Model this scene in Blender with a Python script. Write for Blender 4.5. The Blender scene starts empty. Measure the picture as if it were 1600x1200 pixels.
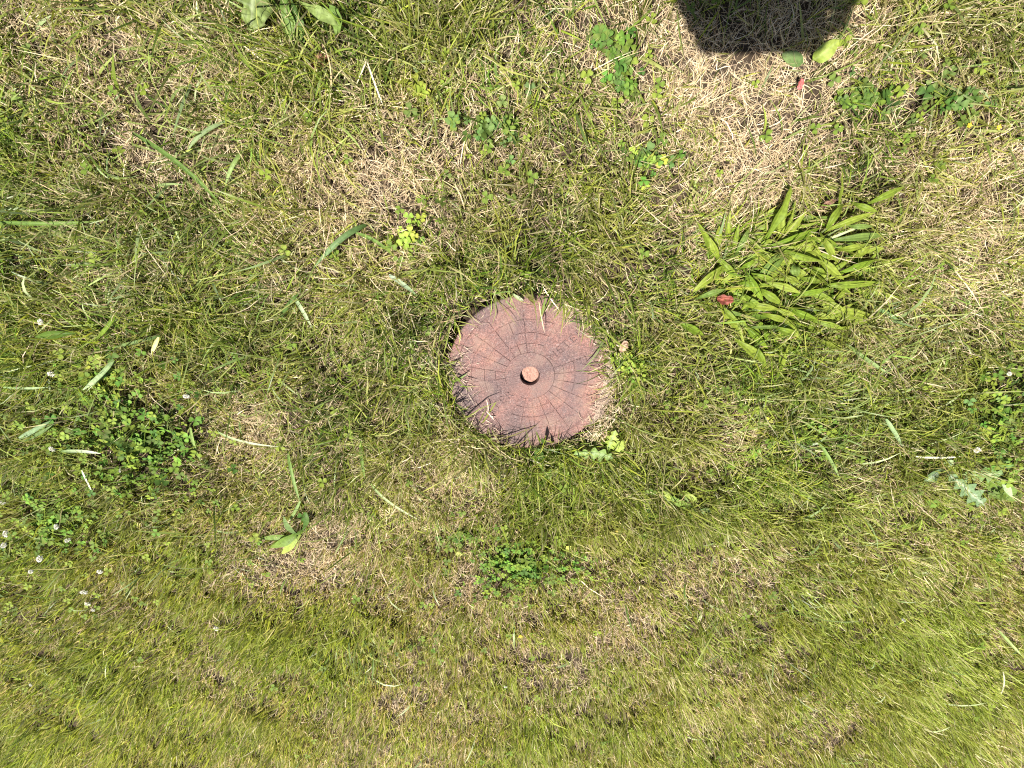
import bpy, bmesh, math
import numpy as np
from mathutils import Vector, Matrix

R = math.radians
rng = np.random.default_rng(7)
sc = bpy.context.scene
COL = sc.collection

# ------------------------------------------------------------------ camera
CAM_H, TILT, FPX = 1.10, R(22.0), 800.0          # lens height, tilt from straight down, focal length in photo pixels
cam_d = bpy.data.cameras.new('camera')
cam_d.sensor_width = 36.0
cam_d.lens = 36.0 * FPX / 1600.0
cam_d.clip_start, cam_d.clip_end = 0.01, 400.0
cam = bpy.data.objects.new('camera', cam_d)
cam.location = (0, 0, CAM_H)
cam.rotation_euler = (-TILT, 0, 0)
COL.objects.link(cam)
sc.camera = cam

# ------------------------------------------------------------------ sky, sun, exposure
SH = (0.385, 0.236)                               # ground offset of a shadow cast from lens height
to_sun = Vector((-SH[0], -SH[1], CAM_H)).normalized()
w = bpy.data.worlds.new('World'); sc.world = w; w.use_nodes = True
nt = w.node_tree; bg = nt.nodes['Background']
sky = nt.nodes.new('ShaderNodeTexSky'); sky.sky_type = 'NISHITA'; sky.sun_disc = False
sky.sun_elevation = math.asin(to_sun.z)
sky.sun_rotation = math.atan2(to_sun.x, to_sun.y)
nt.links.new(sky.outputs[0], bg.inputs[0]); bg.inputs[1].default_value = 0.05
sl = bpy.data.lights.new('sun', 'SUN'); sl.energy = 5.0; sl.angle = R(0.53); sl.color = (1.0, 0.955, 0.88)
sun = bpy.data.objects.new('sun', sl); COL.objects.link(sun)
sun.rotation_euler = (-to_sun).to_track_quat('-Z', 'Y').to_euler(); sun.location = (-2, -1.5, 5)
sc.view_settings.view_transform = 'Standard'; sc.view_settings.look = 'None'
sc.view_settings.gamma = 1.0; sc.view_settings.use_curve_mapping = False
sc.view_settings.exposure = 1.58
sc.cycles.use_denoising = False; sc.cycles.filter_width = 1.15
sc.cycles.max_bounces = 6; sc.cycles.diffuse_bounces = 2; sc.cycles.transmission_bounces = 4
sc.cycles.glossy_bounces = 2; sc.cycles.transparent_max_bounces = 4

CT, ST = math.cos(TILT), math.sin(TILT)
def P(px, py, z=0.0):
    """photo pixel -> point of the place at height z"""
    u, v = (px - 800) / FPX, (py - 600) / FPX
    d = (CAM_H - z) / (CT - v * ST)
    return np.array([u * d, d * (-ST - v * CT), z])
def PV(px, py):
    u, v = (np.asarray(px) - 800) / FPX, (np.asarray(py) - 600) / FPX
    d = CAM_H / (CT - v * ST)
    return u * d, d * (-ST - v * CT), d / FPX      # x, y, metres per pixel
def to_px(x, y):
    zc = CAM_H * CT - y * ST
    yc = y * CT + CAM_H * ST
    return 800 + FPX * x / np.maximum(zc, .05), 600 - FPX * yc / np.maximum(zc, .05)

# ------------------------------------------------------------------ noise
class Noise:
    def __init__(s, seed): s.t = np.random.default_rng(seed).random((256, 256))
    def __call__(s, x, y, sc_):
        x = np.asarray(x) / sc_ + 91.3; y = np.asarray(y) / sc_ + 47.7
        i, j = np.floor(x).astype(int), np.floor(y).astype(int)
        fx, fy = x - i, y - j
        fx = fx * fx * (3 - 2 * fx); fy = fy * fy * (3 - 2 * fy)
        g = lambda a, b: s.t[a % 256, b % 256]
        return (g(i, j) * (1 - fx) + g(i + 1, j) * fx) * (1 - fy) + (g(i, j + 1) * (1 - fx) + g(i + 1, j + 1) * fx) * fy
N1, N2, N3, N4, N5 = (Noise(k) for k in (11, 22, 33, 44, 55))

# lid placement
LC = np.array([0.041, -0.420]); LR = 0.187; LZ = 0.012

def blobs(x, y, lst):
    o = np.zeros_like(np.asarray(x, float))
    for bx, by, br, a in lst:
        X, Y, m = PV(bx, by); r = br * m
        o += a * np.exp(-((x - X) ** 2 + (y - Y) ** 2) / (r * r))
    return o
DRY = [(205,150,85,.75),(235,220,60,.6),(130,30,80,.35),(300,60,80,.4),(700,210,120,.2),(560,280,75,.55),(640,370,65,.4),
       (1150,110,95,.5),(1250,190,100,.25),(1060,50,80,.35),(880,70,120,.35),(960,150,90,.25),(1200,235,70,.5),(1480,400,100,.35),(1180,310,60,.5),
       (430,790,100,.5),(520,860,90,.45),(850,975,140,.45),(720,940,110,.35),(928,640,30,.9),(1320,760,60,.35),(400,640,60,.35),
       (560,560,80,.2),(1170,880,90,.25),(960,1000,120,.25),(700,760,80,.25),(1240,140,80,.3),(760,330,80,.2),(340,290,60,.3),(260,290,50,.35),
       (1450,230,90,.3),(620,640,80,.2),(1000,640,50,.2),(1130,640,60,.2),(600,1010,60,.2),(640,1130,160,.15),(1150,1120,120,.2),(330,1040,120,.15)]
GRN = [(150,690,160,.55),(80,420,170,.35),(400,370,140,.3),(430,90,80,.25),(820,880,110,.55),(560,1030,90,.35),(1250,480,150,.4),
       (1440,650,130,.45),(1560,680,90,.5),(1320,920,140,.35),(870,740,80,.35),(1070,800,70,.35),(150,1000,160,.2),(1010,440,80,.3),
       (100,1110,160,.2),(1500,1060,160,.2),(1570,120,80,.3),(320,470,120,.2),(60,260,100,.3),(700,420,60,.2),(980,560,60,.25),(1200,640,90,.35),
       (60,860,120,.4),(530,980,60,.3),(900,1100,120,.2),(60,60,70,.25),(500,150,60,.3),(640,60,60,.25)]
def dryness(x, y):
    d = 0.20 + 0.70 * (N1(x, y, .21) - .5) + 0.45 * (N2(x, y, .065) - .5)
    return np.clip(d + .17 * sm((y + .55) / .4) + 0.9 * blobs(x, y, DRY) - 0.75 * blobs(x, y, GRN), -.2, 1.2)

def polar(x, y):
    dx, dy = x - LC[0], y - LC[1]
    return np.hypot(dx, dy) - LR, np.degrees(np.arctan2(dy, dx)) % 360
def sector(a, c, half, soft=12):
    d = np.abs((a - c + 180) % 360 - 180)
    return np.clip((half + soft - d) / soft, 0, 1)
def sm(t): t = np.clip(t, 0, 1); return t * t * (3 - 2 * t)
def H(x, y):
    """height of the soil"""
    h = .020 * (N3(x, y, .33) - .5) + .010 * (N4(x, y, .09) - .5) + .005 * (N2(x, y, .03) - .5)
    d, a = polar(x, y)
    near = sm(d / .05)
    moat = np.maximum(sector(a, 122, 36), .75 * sector(a, 318, 10))
    high = sector(a, 45, 28)
    rim = -.004 - .085 * moat * (1 - sm((d - .010) / .012)) + .006 * high
    h = h * near + rim * (1 - near)
    return np.where(d < -.004, np.minimum(h, -.03), h)
def tuft_ok(x, y):
    d, a = polar(x, y)
    lim = .002 + .016 * np.maximum(sector(a, 125, 40), .8 * sector(a, 318, 12)) - .012 * sector(a, 45, 25) - .014 * sector(a, 262, 24)
    hole = np.hypot(x - HX, y - HY) > .011
    return (d > lim) & hole
HX, HY, _m = PV(659, 276)

# ------------------------------------------------------------------ helpers
def tag(o, label=None, cat=None, group=None, kind=None):
    for k, v in (('label', label), ('category', cat), ('group', group), ('kind', kind)):
        if v: o[k] = v
    return o
def link(o, parent=None):
    COL.objects.link(o)
    if parent: o.parent = parent
    return o
def empty(name, loc):
    o = bpy.data.objects.new(name, None); o.empty_display_size = .03; o.location = loc
    return link(o)
def obj(name, me, mat=None, parent=None):
    o = bpy.data.objects.new(name, me)
    if mat: 
        me.materials.clear(); me.materials.append(mat)
    return link(o, parent)
def raw_mesh(name, V, loops, starts, totals, col=None, smooth=True):
    me = bpy.data.meshes.new(name)
    me.vertices.add(len(V)); me.vertices.foreach_set('co', np.asarray(V, np.float32).ravel())
    me.loops.add(len(loops)); me.loops.foreach_set('vertex_index', np.asarray(loops, np.int32))
    me.polygons.add(len(starts))
    me.polygons.foreach_set('loop_start', np.asarray(starts, np.int32))
    me.polygons.foreach_set('loop_total', np.asarray(totals, np.int32))
    me.polygons.foreach_set('use_smooth', np.full(len(starts), smooth))
    if col is not None:
        a = me.attributes.new('col', 'FLOAT_COLOR', 'POINT')
        c = np.ones((len(V), 4), np.float32); c[:, :3] = col
        a.data.foreach_set('color', c.ravel())
    me.update(calc_edges=True); me.validate()
    return me
def grid_mesh(name, G, col=None, closed=False):
    """G: (n, m, 3) grid of points"""
    n, m = G.shape[:2]
    idx = np.arange(n * m).reshape(n, m)
    q = np.stack([idx[:-1, :-1], idx[1:, :-1], idx[1:, 1:], idx[:-1, 1:]], -1).reshape(-1, 4)
    return raw_mesh(name, G.reshape(-1, 3), q.ravel(), np.arange(len(q)) * 4, np.full(len(q), 4),
                    None if col is None else col.reshape(-1, 3))
def bm_mesh(name, bm, smooth=False):
    me = bpy.data.meshes.new(name); bm.to_mesh(me); bm.free()
    if smooth: me.polygons.foreach_set('use_smooth', np.full(len(me.polygons), True))
    return me

# ------------------------------------------------------------------ materials
def mat(name):
    m = bpy.data.materials.new(name); m.use_nodes = True
    n = m.node_tree.nodes; return m, m.node_tree, n['Principled BSDF'], n, m.node_tree.links
def node(n, t, **kw):
    x = n.new(t)
    for k, v in kw.items(): setattr(x, k, v)
    return x
def foliage(name, rough=.5, trans=.3, vary=0.0, spec=.35, warm=(1.15, 1.05, .6), grain=0.0):
    m, t, p, n, l = mat(name)
    a = node(n, 'ShaderNodeAttribute', attribute_name='col')
    src = a.outputs['Color']
    if vary:
        oi = node(n, 'ShaderNodeObjectInfo')
        hs = node(n, 'ShaderNodeHueSaturation')
        mp = node(n, 'ShaderNodeMapRange'); mp.inputs[3].default_value = 1 - vary; mp.inputs[4].default_value = 1 + vary
        l.new(oi.outputs['Random'], mp.inputs[0]); l.new(mp.outputs[0], hs.inputs['Value'])
        mh = node(n, 'ShaderNodeMapRange'); mh.inputs[3].default_value = .5 - .1 * vary; mh.inputs[4].default_value = .5 + .1 * vary
        ml = node(n, 'ShaderNodeMath', operation='FRACT'); mm = node(n, 'ShaderNodeMath', operation='MULTIPLY'); mm.inputs[1].default_value = 7.31
        l.new(oi.outputs['Random'], mm.inputs[0]); l.new(mm.outputs[0], ml.inputs[0]); l.new(ml.outputs[0], mh.inputs[0]); l.new(mh.outputs[0], hs.inputs['Hue'])
        l.new(src, hs.inputs['Color']); src = hs.outputs['Color']
    if grain:
        no = node(n, 'ShaderNodeTexNoise'); no.inputs['Scale'].default_value = 160; no.inputs['Detail'].default_value = 3
        tc = node(n, 'ShaderNodeTexCoord'); l.new(tc.outputs['Object'], no.inputs['Vector'])
        mp2 = node(n, 'ShaderNodeMapRange'); mp2.inputs[1].default_value = .3; mp2.inputs[2].default_value = .7
        mp2.inputs[3].default_value = 1 - grain; mp2.inputs[4].default_value = 1 + grain
        l.new(no.outputs[0], mp2.inputs[0])
        mu = node(n, 'ShaderNodeVectorMath', operation='SCALE'); l.new(src, mu.inputs[0]); l.new(mp2.outputs[0], mu.inputs['Scale']); src = mu.outputs[0]
        bp = node(n, 'ShaderNodeBump'); bp.inputs['Strength'].default_value = .35; bp.inputs['Distance'].default_value = .002
        l.new(no.outputs[0], bp.inputs['Height']); l.new(bp.outputs[0], p.inputs['Normal'])
    l.new(src, p.inputs['Base Color'])
    p.inputs['Roughness'].default_value = rough; p.inputs['Specular IOR Level'].default_value = spec
    if trans:
        tr = node(n, 'ShaderNodeBsdfTranslucent')
        mu = node(n, 'ShaderNodeVectorMath', operation='MULTIPLY'); mu.inputs[1].default_value = warm
        l.new(src, mu.inputs[0]); l.new(mu.outputs[0], tr.inputs['Color'])
        mx = node(n, 'ShaderNodeMixShader'); mx.inputs[0].default_value = trans
        l.new(p.outputs[0], mx.inputs[1]); l.new(tr.outputs[0], mx.inputs[2])
        l.new(mx.outputs[0], n['Material Output'].inputs[0])
    return m
M_GRASS = foliage('grass_blades', .45, .42, spec=.35, warm=(1.12, 1.1, .72))
M_STRAW = foliage('dry_straw', .6, .3, warm=(1.05, 1, .9), spec=.3)
M_LEAF = foliage('broad_leaf', .5, .38, grain=.22, spec=.14)
M_CLOVER = foliage('clover_leaf', .6, .30, vary=.3, spec=.12)
M_PETAL = foliage('white_petals', .6, .3, warm=(1, 1, .95))
M_DEADLEAF = foliage('withered_leaf', .65, .2, grain=.3, warm=(1, .9, .8))

def rust_mat():
    m, t, p, n, l = mat('rusty_cast_iron')
    tc = node(n, 'ShaderNodeTexCoord'); V = tc.outputs['Object']
    def noise(s, d=4, r=.55):
        x = node(n, 'ShaderNodeTexNoise'); x.inputs['Scale'].default_value = s; x.inputs['Detail'].default_value = d
        x.inputs['Roughness'].default_value = r; l.new(V, x.inputs['Vector']); return x.outputs[0]
    def ramp(src, *stops):
        r = node(n, 'ShaderNodeValToRGB'); e = r.color_ramp.elements
        e[0].position, e[0].color = stops[0][0], (*stops[0][1], 1)
        e[1].position, e[1].color = stops[-1][0], (*stops[-1][1], 1)
        for s in stops[1:-1]:
            k = e.new(s[0]); k.color = (*s[1], 1)
        l.new(src, r.inputs[0]); return r.outputs[0]
    def mix(f, a, b, mode='MIX'):
        x = node(n, 'ShaderNodeMix', data_type='RGBA', blend_type=mode)
        if isinstance(f, float): x.inputs[0].default_value = f
        else: l.new(f, x.inputs[0])
        for k, s in ((6, a), (7, b)):
            if isinstance(s, tuple): x.inputs[k].default_value = (*s, 1)
            else: l.new(s, x.inputs[k])
        return x.outputs[2]
    big = ramp(noise(9, 5, .6), (.28, (.062, .046, .047)), (.46, (.108, .064, .058)), (.60, (.150, .076, .063)), (.80, (.200, .108, .074)))
    fine = ramp(noise(420, 3, .7), (.33, (.25, .24, .24)), (.5, (.95, .95, .95)), (.70, (2.1, 2.0, 1.9)))
    c = mix(.75, big, fine, 'MULTIPLY')
    speck = ramp(noise(170, 4, .7), (.56, (0, 0, 0)), (.70, (1, 1, 1)))
    c = mix(mix(.5, (0., 0., 0.), speck), c, (.28, .22, .20))
    dust = ramp(noise(22, 6, .65), (.50, (0, 0, 0)), (.72, (1, 1, 1)))
    c = mix(mix(.5, (0., 0., 0.), dust), c, (.20, .14, .105))
    grey = ramp(noise(14, 5, .6), (.54, (0, 0, 0)), (.68, (1, 1, 1)))
    c = mix(mix(.55, (0., 0., 0.), grey), c, (.085, .066, .066))
    l.new(c, p.inputs['Base Color'])
    p.inputs['Roughness'].default_value = .78; p.inputs['Specular IOR Level'].default_value = .35
    ad = node(n, 'ShaderNodeMath', operation='ADD'); l.new(noise(330, 4, .7), ad.inputs[0])
    ml = node(n, 'ShaderNodeMath', operation='MULTIPLY'); ml.inputs[1].default_value = 1.3; l.new(noise(60, 4, .6), ml.inputs[0]); l.new(ml.outputs[0], ad.inputs[1])
    bp = node(n, 'ShaderNodeBump'); bp.inputs['Strength'].default_value = 1.0; bp.inputs['Distance'].default_value = .0018
    l.new(ad.outputs[0], bp.inputs['Height']); l.new(bp.outputs[0], p.inputs['Normal'])
    return m
M_RUST = rust_mat()

def soil_mat(name='soil', dark=(.014, .010, .007), light=(.06, .042, .027), far=None):
    m, t, p, n, l = mat(name)
    tc = node(n, 'ShaderNodeTexCoord')
    a = node(n, 'ShaderNodeTexNoise'); a.inputs['Scale'].default_value = 70; a.inputs['Detail'].default_value = 8; a.inputs['Roughness'].default_value = .7
    l.new(tc.outputs['Object'], a.inputs['Vector'])
    r = node(n, 'ShaderNodeValToRGB'); r.color_ramp.elements[0].position = .3; r.color_ramp.elements[0].color = (*dark, 1)
    r.color_ramp.elements[1].position = .75; r.color_ramp.elements[1].color = (*light, 1); l.new(a.outputs[0], r.inputs[0])
    src = r.outputs[0]
    if far:      # beyond the turf that is built blade by blade the sheet itself carries the lawn's colour
        b = node(n, 'ShaderNodeTexNoise'); b.inputs['Scale'].default_value = 14.0; b.inputs['Detail'].default_value = 10; b.inputs['Roughness'].default_value = .75
        l.new(tc.outputs['Object'], b.inputs['Vector'])
        g = node(n, 'ShaderNodeValToRGB'); g.color_ramp.elements[0].position = .35; g.color_ramp.elements[0].color = (.035, .05, .012, 1)
        g.color_ramp.elements[1].position = .7; g.color_ramp.elements[1].color = (.13, .12, .05, 1); l.new(b.outputs[0], g.inputs[0])
        at = node(n, 'ShaderNodeAttribute', attribute_name='col')
        x = node(n, 'ShaderNodeMix', data_type='RGBA'); l.new(at.outputs['Fac'], x.inputs[0]); l.new(src, x.inputs[6]); l.new(g.outputs[0], x.inputs[7]); src = x.outputs[2]
    l.new(src, p.inputs['Base Color']); p.inputs['Roughness'].default_value = .95; p.inputs['Specular IOR Level'].default_value = .15
    bp = node(n, 'ShaderNodeBump'); bp.inputs['Strength'].default_value = .9; bp.inputs['Distance'].default_value = .004
    l.new(a.outputs[0], bp.inputs['Height']); l.new(bp.outputs[0], p.inputs['Normal'])
    return m
M_SOIL = soil_mat(far=True)
M_DEBRIS = soil_mat('dried_mud_and_chaff', (.06, .043, .036), (.23, .17, .135))
def plain(name, c, rough=.6, spec=.4, noise=0.0, scale=40):
    m, t, p, n, l = mat(name)
    p.inputs['Roughness'].default_value = rough; p.inputs['Specular IOR Level'].default_value = spec
    no = node(n, 'ShaderNodeTexNoise'); no.inputs['Scale'].default_value = scale; no.inputs['Detail'].default_value = 4
    r = node(n, 'ShaderNodeValToRGB')
    r.color_ramp.elements[0].color = (*[k * (1 - noise) for k in c], 1); r.color_ramp.elements[1].color = (*[min(1, k * (1 + noise)) for k in c], 1)
    r.color_ramp.elements[0].position = .3; r.color_ramp.elements[1].position = .7
    tc = node(n, 'ShaderNodeTexCoord'); l.new(tc.outputs['Object'], no.inputs['Vector'])
    l.new(no.outputs[0], r.inputs[0]); l.new(r.outputs[0], p.inputs['Base Color'])
    return m

# ------------------------------------------------------------------ ground sheet
XA, XB, YA, YB = -2.35, 2.35, -2.75, 0.85            # turf that is built blade by blade
gx = np.concatenate([-np.geomspace(60, 2.6, 14), np.arange(-2.5, -.22, .018), np.arange(-.22, .30, .004), np.arange(.30, 2.5001, .018), np.geomspace(2.6, 60, 14)])
gy = np.concatenate([-np.geomspace(60, 3.0, 14), np.arange(-2.9, -.68, .018), np.arange(-.68, -.16, .004), np.arange(-.16, 1.0001, .018), np.geomspace(1.1, 60, 14)])
X, Y = np.meshgrid(gx, gy, indexing='ij')
Z = H(X, Y)
far = np.clip(np.maximum(np.maximum(XA - X, X - XB), np.maximum(YA - Y, Y - YB)) / .25 + .3, 0, 1)
g = grid_mesh('ground', np.stack([X, Y, Z], -1), np.repeat(far[..., None], 3, -1))
tag(obj('ground', g, M_SOIL), 'brown soil and thatch under the lawn', None, None, 'structure')

# ------------------------------------------------------------------ grass blades (vectorised strips)
def strips(name, base, az, L, wid, th0, bend, curl, cb, ct, nseg=3, twist=None, prof=None):
    """base (n,3); blades as tapering strips; cb / ct colour at base and tip"""
    n = len(base); lev = nseg + 1
    pos = np.zeros((n, lev, 3)); pos[:, 0] = base
    ds = L / nseg
    for k in range(nseg):
        s = (k + .5) / nseg
        th = th0 + bend * s; a = az + curl * s
        pos[:, k + 1, 0] = pos[:, k, 0] + ds * np.sin(th) * np.cos(a)
        pos[:, k + 1, 1] = pos[:, k, 1] + ds * np.sin(th) * np.sin(a)
        pos[:, k + 1, 2] = pos[:, k, 2] + ds * np.cos(th)
    prof = prof if prof is not None else np.array([.75, 1., .72, 0.])[:lev] if nseg == 3 else np.array([.9, 1., 0.])
    tw = twist if twist is not None else rng.normal(0, .5, n)
    V = np.zeros((n, 2 * nseg + 1, 3)); C = np.zeros((n, 2 * nseg + 1, 3))
    for k in range(lev):
        s = k / nseg
        th = th0 + bend * s; a = az + curl * s
        side = np.stack([-np.sin(a), np.cos(a), np.zeros(n)], -1)
        nor = np.stack([-np.cos(th) * np.cos(a), -np.cos(th) * np.sin(a), np.sin(th)], -1)
        sv = side * np.cos(tw)[:, None] + nor * np.sin(tw)[:, None]
        hw = (wid * .5 * prof[k])[:, None]
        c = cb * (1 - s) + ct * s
        if k < nseg:
            V[:, 2 * k] = pos[:, k] - sv * hw; V[:, 2 * k + 1] = pos[:, k] + sv * hw
            C[:, 2 * k] = c; C[:, 2 * k + 1] = c
        else:
            V[:, 2 * k] = pos[:, k]; C[:, 2 * k] = c
    per = 2 * nseg + 1
    lp, tot = [], []
    for k in range(nseg - 1): lp += [2 * k, 2 * k + 1, 2 * k + 3, 2 * k + 2]; tot.append(4)
    k = nseg - 1; lp += [2 * k, 2 * k + 1, 2 * k + 2]; tot.append(3)
    loops = (np.arange(n)[:, None] * per + np.array(lp)[None]).ravel()
    tots = np.tile(tot, n); starts = np.concatenate([[0], np.cumsum(tots)[:-1]])
    return raw_mesh(name, V.reshape(-1, 3), loops, starts, tots, C.reshape(-1, 3))

def scatter(n, far_keep=.30):
    """points over the turf, dense where the lawn is nearest, thinner beyond"""
    m = int(n * 3.2)
    x = rng.uniform(XA, XB, m); y = rng.uniform(YA, YB, m)
    px, py = to_px(x, y)
    inside = (px > -70) & (px < 1670) & (py > -70) & (py < 1270)
    dep = (CAM_H * CT - y * ST) / CAM_H
    wgt = np.where(inside, np.clip(dep / .9, .85, 2) ** -.2, far_keep)
    k = rng.random(m) < wgt * .95
    x, y = x[k], y[k]
    return x[:n], y[:n]
def pal(cols, n, jit=.12):
    c = np.array(cols); i = rng.integers(0, len(c), n); j = rng.integers(0, len(c), n); f = rng.random((n, 1))
    return (c[i] * f + c[j] * (1 - f)) * np.exp(rng.normal(0, jit, (n, 1)))
GREEN = [(.030, .060, .006), (.065, .120, .010), (.130, .195, .016), (.22, .28, .024), (.20, .22, .026), (.075, .125, .026), (.29, .31, .07), (.045, .085, .010)]
STRAW = [(.58, .46, .28), (.44, .33, .19), (.76, .65, .46), (.28, .19, .11), (.54, .46, .25), (.62, .47, .33)]
BROWN = [(.20, .13, .075), (.30, .20, .12), (.13, .09, .05), (.38, .27, .17)]
PATCH = [(210,690,130,95,.68),(90,800,110,80,.45),(815,882,95,50,.5),(977,95,35,60,.45),(757,205,45,50,.4),(1020,250,45,35,.35),(1400,170,90,45,.3),(1565,670,55,110,.6),(1245,680,70,45,.35),(1240,430,110,95,.62)]
def patch_keep(x, y):
    """grass stands thinner among clover and broad leaves"""
    f = np.ones_like(x)
    for cx, cy, rx, ry, a in PATCH:
        X0, Y0, m = PV(cx, cy)
        q = ((x - X0) / (rx * m)) ** 2 + ((y - Y0) / (ry * m * 1.1)) ** 2
        f *= 1 - a * np.clip(1.3 - q, 0, 1)
    return f

def pocket(x, y):
    """small bare gaps in the sward"""
    return np.clip((.86 - N3(x, y, .019) * .62 - N1(x, y, .045) * .5) * 9, 0.04, 1)

def depth_gain(y): return np.clip(((CAM_H * CT - y * ST) / CAM_H) / 1.0, .85, 1.7) ** .45

# layer 1: thatch, dead straw lying on the soil
x, y = scatter(330000)
d = dryness(x, y)
k = tuft_ok(x, y) & (rng.random(len(x)) < np.clip(.10 + 1.0 * d, .08, 1) * pocket(x, y) * np.clip(1.25 + .45 * y, .35, 1)) & (rng.random(len(x)) < .35 + .65 * patch_keep(x, y))
x, y, d = x[k], y[k], d[k]; n = len(x)
zz = H(x, y) + rng.gamma(2, .0035, n)
cb = pal(BROWN, n); cs = pal(STRAW, n)
f = np.clip(.35 + .7 * d + rng.normal(0, .3, n), 0, 1)[:, None]
c = cb * (1 - f) + cs * f
me = strips('dry_thatch', np.stack([x, y, zz], -1), rng.uniform(0, 6.283, n), rng.gamma(6, .0040, n) + .007,
            rng.uniform(.0005, .0012, n) * depth_gain(y), rng.uniform(.7, 1.65, n), rng.normal(.1, .5, n), rng.normal(0, 1.3, n),
            c * .9, c * 1.1, 2)
tag(obj('dry_thatch', me, M_STRAW), 'pale dry straw and dead grass matted over the whole lawn', 'thatch', None, 'stuff')

# layer 2: tufts of living grass
nt_ = 74000
tx, ty = scatter(nt_)
td = dryness(tx, ty)
k = tuft_ok(tx, ty) & (rng.random(len(tx)) < patch_keep(tx, ty)) & (rng.random(len(tx)) < np.clip(1.25 - .75 * td, .25, 1) * pocket(tx, ty))
tx, ty, td = tx[k], ty[k], td[k]; nT = len(tx)
nb = rng.integers(4, 10, nT)
nb = np.where(ty < -.7, nb, np.maximum(nb - 1, 3))
ti = np.repeat(np.arange(nT), nb); n = len(ti)
leanA = 6.283 * N5(tx, ty, .16) + rng.normal(0, .9, nT)
tl = (.026 + .030 * N4(tx, ty, .14) + rng.gamma(2, .006, nT)) * np.clip(1.1 - .3 * td, .6, 1.2)
pd, pa = polar(tx, ty)
edge = (pd < .035)
tl = np.where(edge & (sector(pa, 205, 50) > .5), tl * 1.35, tl)
tcol = pal(GREEN, nT, .26) * np.exp(1.5 * (N1(tx, ty, .055) - .5) + .9 * (N4(tx, ty, .11) - .5))[:, None]
tcol = np.minimum(tcol, np.array([.27, .29, .07])); tl = tl * (.62 + .80 * N3(tx, ty, .06))
far_glow = sm((-.5 - ty) / .6)[:, None]                   # the mown far part is a paler green, painted brighter for its backlit glow
tcol = tcol * (1 - .58 * far_glow) + np.array([.36, .42, .075]) * .58 * far_glow
yel = np.clip(N2(tx, ty, .12) * 1.3 - .35 + .3 * td, 0, 1)[:, None]
tcol = tcol * (1 - .55 * yel) + np.array([.27, .25, .06]) * .55 * yel
off = rng.normal(0, .0065, (n, 2))
bx, by = tx[ti] + off[:, 0], ty[ti] + off[:, 1]
outA = np.arctan2(off[:, 1], off[:, 0])
mixv = np.stack([np.cos(leanA[ti]) * .8 + np.cos(outA) * 1.0 + rng.normal(0, .85, n), np.sin(leanA[ti]) * .8 + np.sin(outA) * 1.0 + rng.normal(0, .85, n)], -1)
az = np.arctan2(mixv[:, 1], mixv[:, 0])
L = tl[ti] * np.exp(rng.normal(0, .28, n)) * (1 - .36 * sm((-.55 - ty[ti]) / .5))
upr = sm((-.45 - by) / .6)                              # the mown part stands more upright
th0 = np.clip(rng.normal(.50, .32, n) * (1 - .45 * upr) + .25 * td[ti] * (1 - upr), .02, 1.45)
bend = rng.normal(.65, .45, n) * (1 - .4 * upr)
wid = rng.uniform(.0014, .0038, n) * depth_gain(by)
isdry = rng.random(n) < np.clip(.70 * td[ti] + .12, .09, .88)
straw = pal(STRAW, n) * (1 + .15 * sm((-.5 - by) / .6))[:, None]  # far straw painted lighter too, for the light coming through it
wid = np.where(isdry, wid * .58, wid); L = np.where(isdry, L * .85, L)
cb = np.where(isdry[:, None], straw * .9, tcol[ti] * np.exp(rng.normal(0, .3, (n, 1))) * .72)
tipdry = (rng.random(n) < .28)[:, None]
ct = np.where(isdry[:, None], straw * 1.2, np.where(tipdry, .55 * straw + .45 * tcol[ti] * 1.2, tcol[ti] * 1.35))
base = np.stack([bx, by, H(bx, by) - .002], -1)
k = tuft_ok(bx, by)
print('blades', k.sum())
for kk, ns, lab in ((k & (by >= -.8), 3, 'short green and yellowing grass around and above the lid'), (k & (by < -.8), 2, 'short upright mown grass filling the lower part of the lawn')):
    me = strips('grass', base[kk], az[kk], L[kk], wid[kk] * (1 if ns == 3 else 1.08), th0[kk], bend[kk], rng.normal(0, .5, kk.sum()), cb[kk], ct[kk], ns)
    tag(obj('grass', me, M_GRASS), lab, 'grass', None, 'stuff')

# layer 3: longer unmown blades
LONG = [(100,360,170,1.),(380,330,110,.8),(60,620,110,.8),(330,460,120,.6),(1420,600,150,1.),(1530,800,110,.9),(1300,820,130,.7),(450,120,90,.5),
        (1560,120,90,.7),(560,1020,60,.6),(40,150,90,.6),(1480,1000,140,.6),(1280,560,110,.9),(650,500,80,.12),(1000,520,60,.2),(480,560,100,.15),(60,1060,120,.5),(1200,940,110,.5),(250,60,120,.6),(150,230,120,.6),(640,120,120,.4),(330,560,90,.25),(1080,560,80,.3),(180,850,100,.4)]
x, y = scatter(70000)
k = tuft_ok(x, y) & (rng.random(len(x)) < np.clip(.065 * sm((y + 1.3) / .6) + .40 * blobs(x, y, LONG), 0, .55))
x, y = x[k], y[k]; n = len(x)
c = pal([(.05, .085, .010), (.09, .14, .018), (.15, .19, .03), (.13, .17, .05), (.22, .24, .07)], n, .22)
az = 6.283 * N5(x, y, .3) * 1.0 + rng.normal(0, .8, n)
me = strips('long_grass', np.stack([x, y, H(x, y)], -1), az, rng.gamma(9, .0085, n), rng.uniform(.002, .0042, n), rng.uniform(.35, .95, n), rng.normal(.75, .3, n),
            rng.normal(0, .35, n), c * .85, c * 1.3 + np.array([.03, .025, .01]), 4, prof=np.array([.8, 1., .92, .6, 0.]))
tag(obj('long_grass', me, M_GRASS), 'longer unmown blades standing out of the short turf', 'grass', None, 'stuff')

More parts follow.
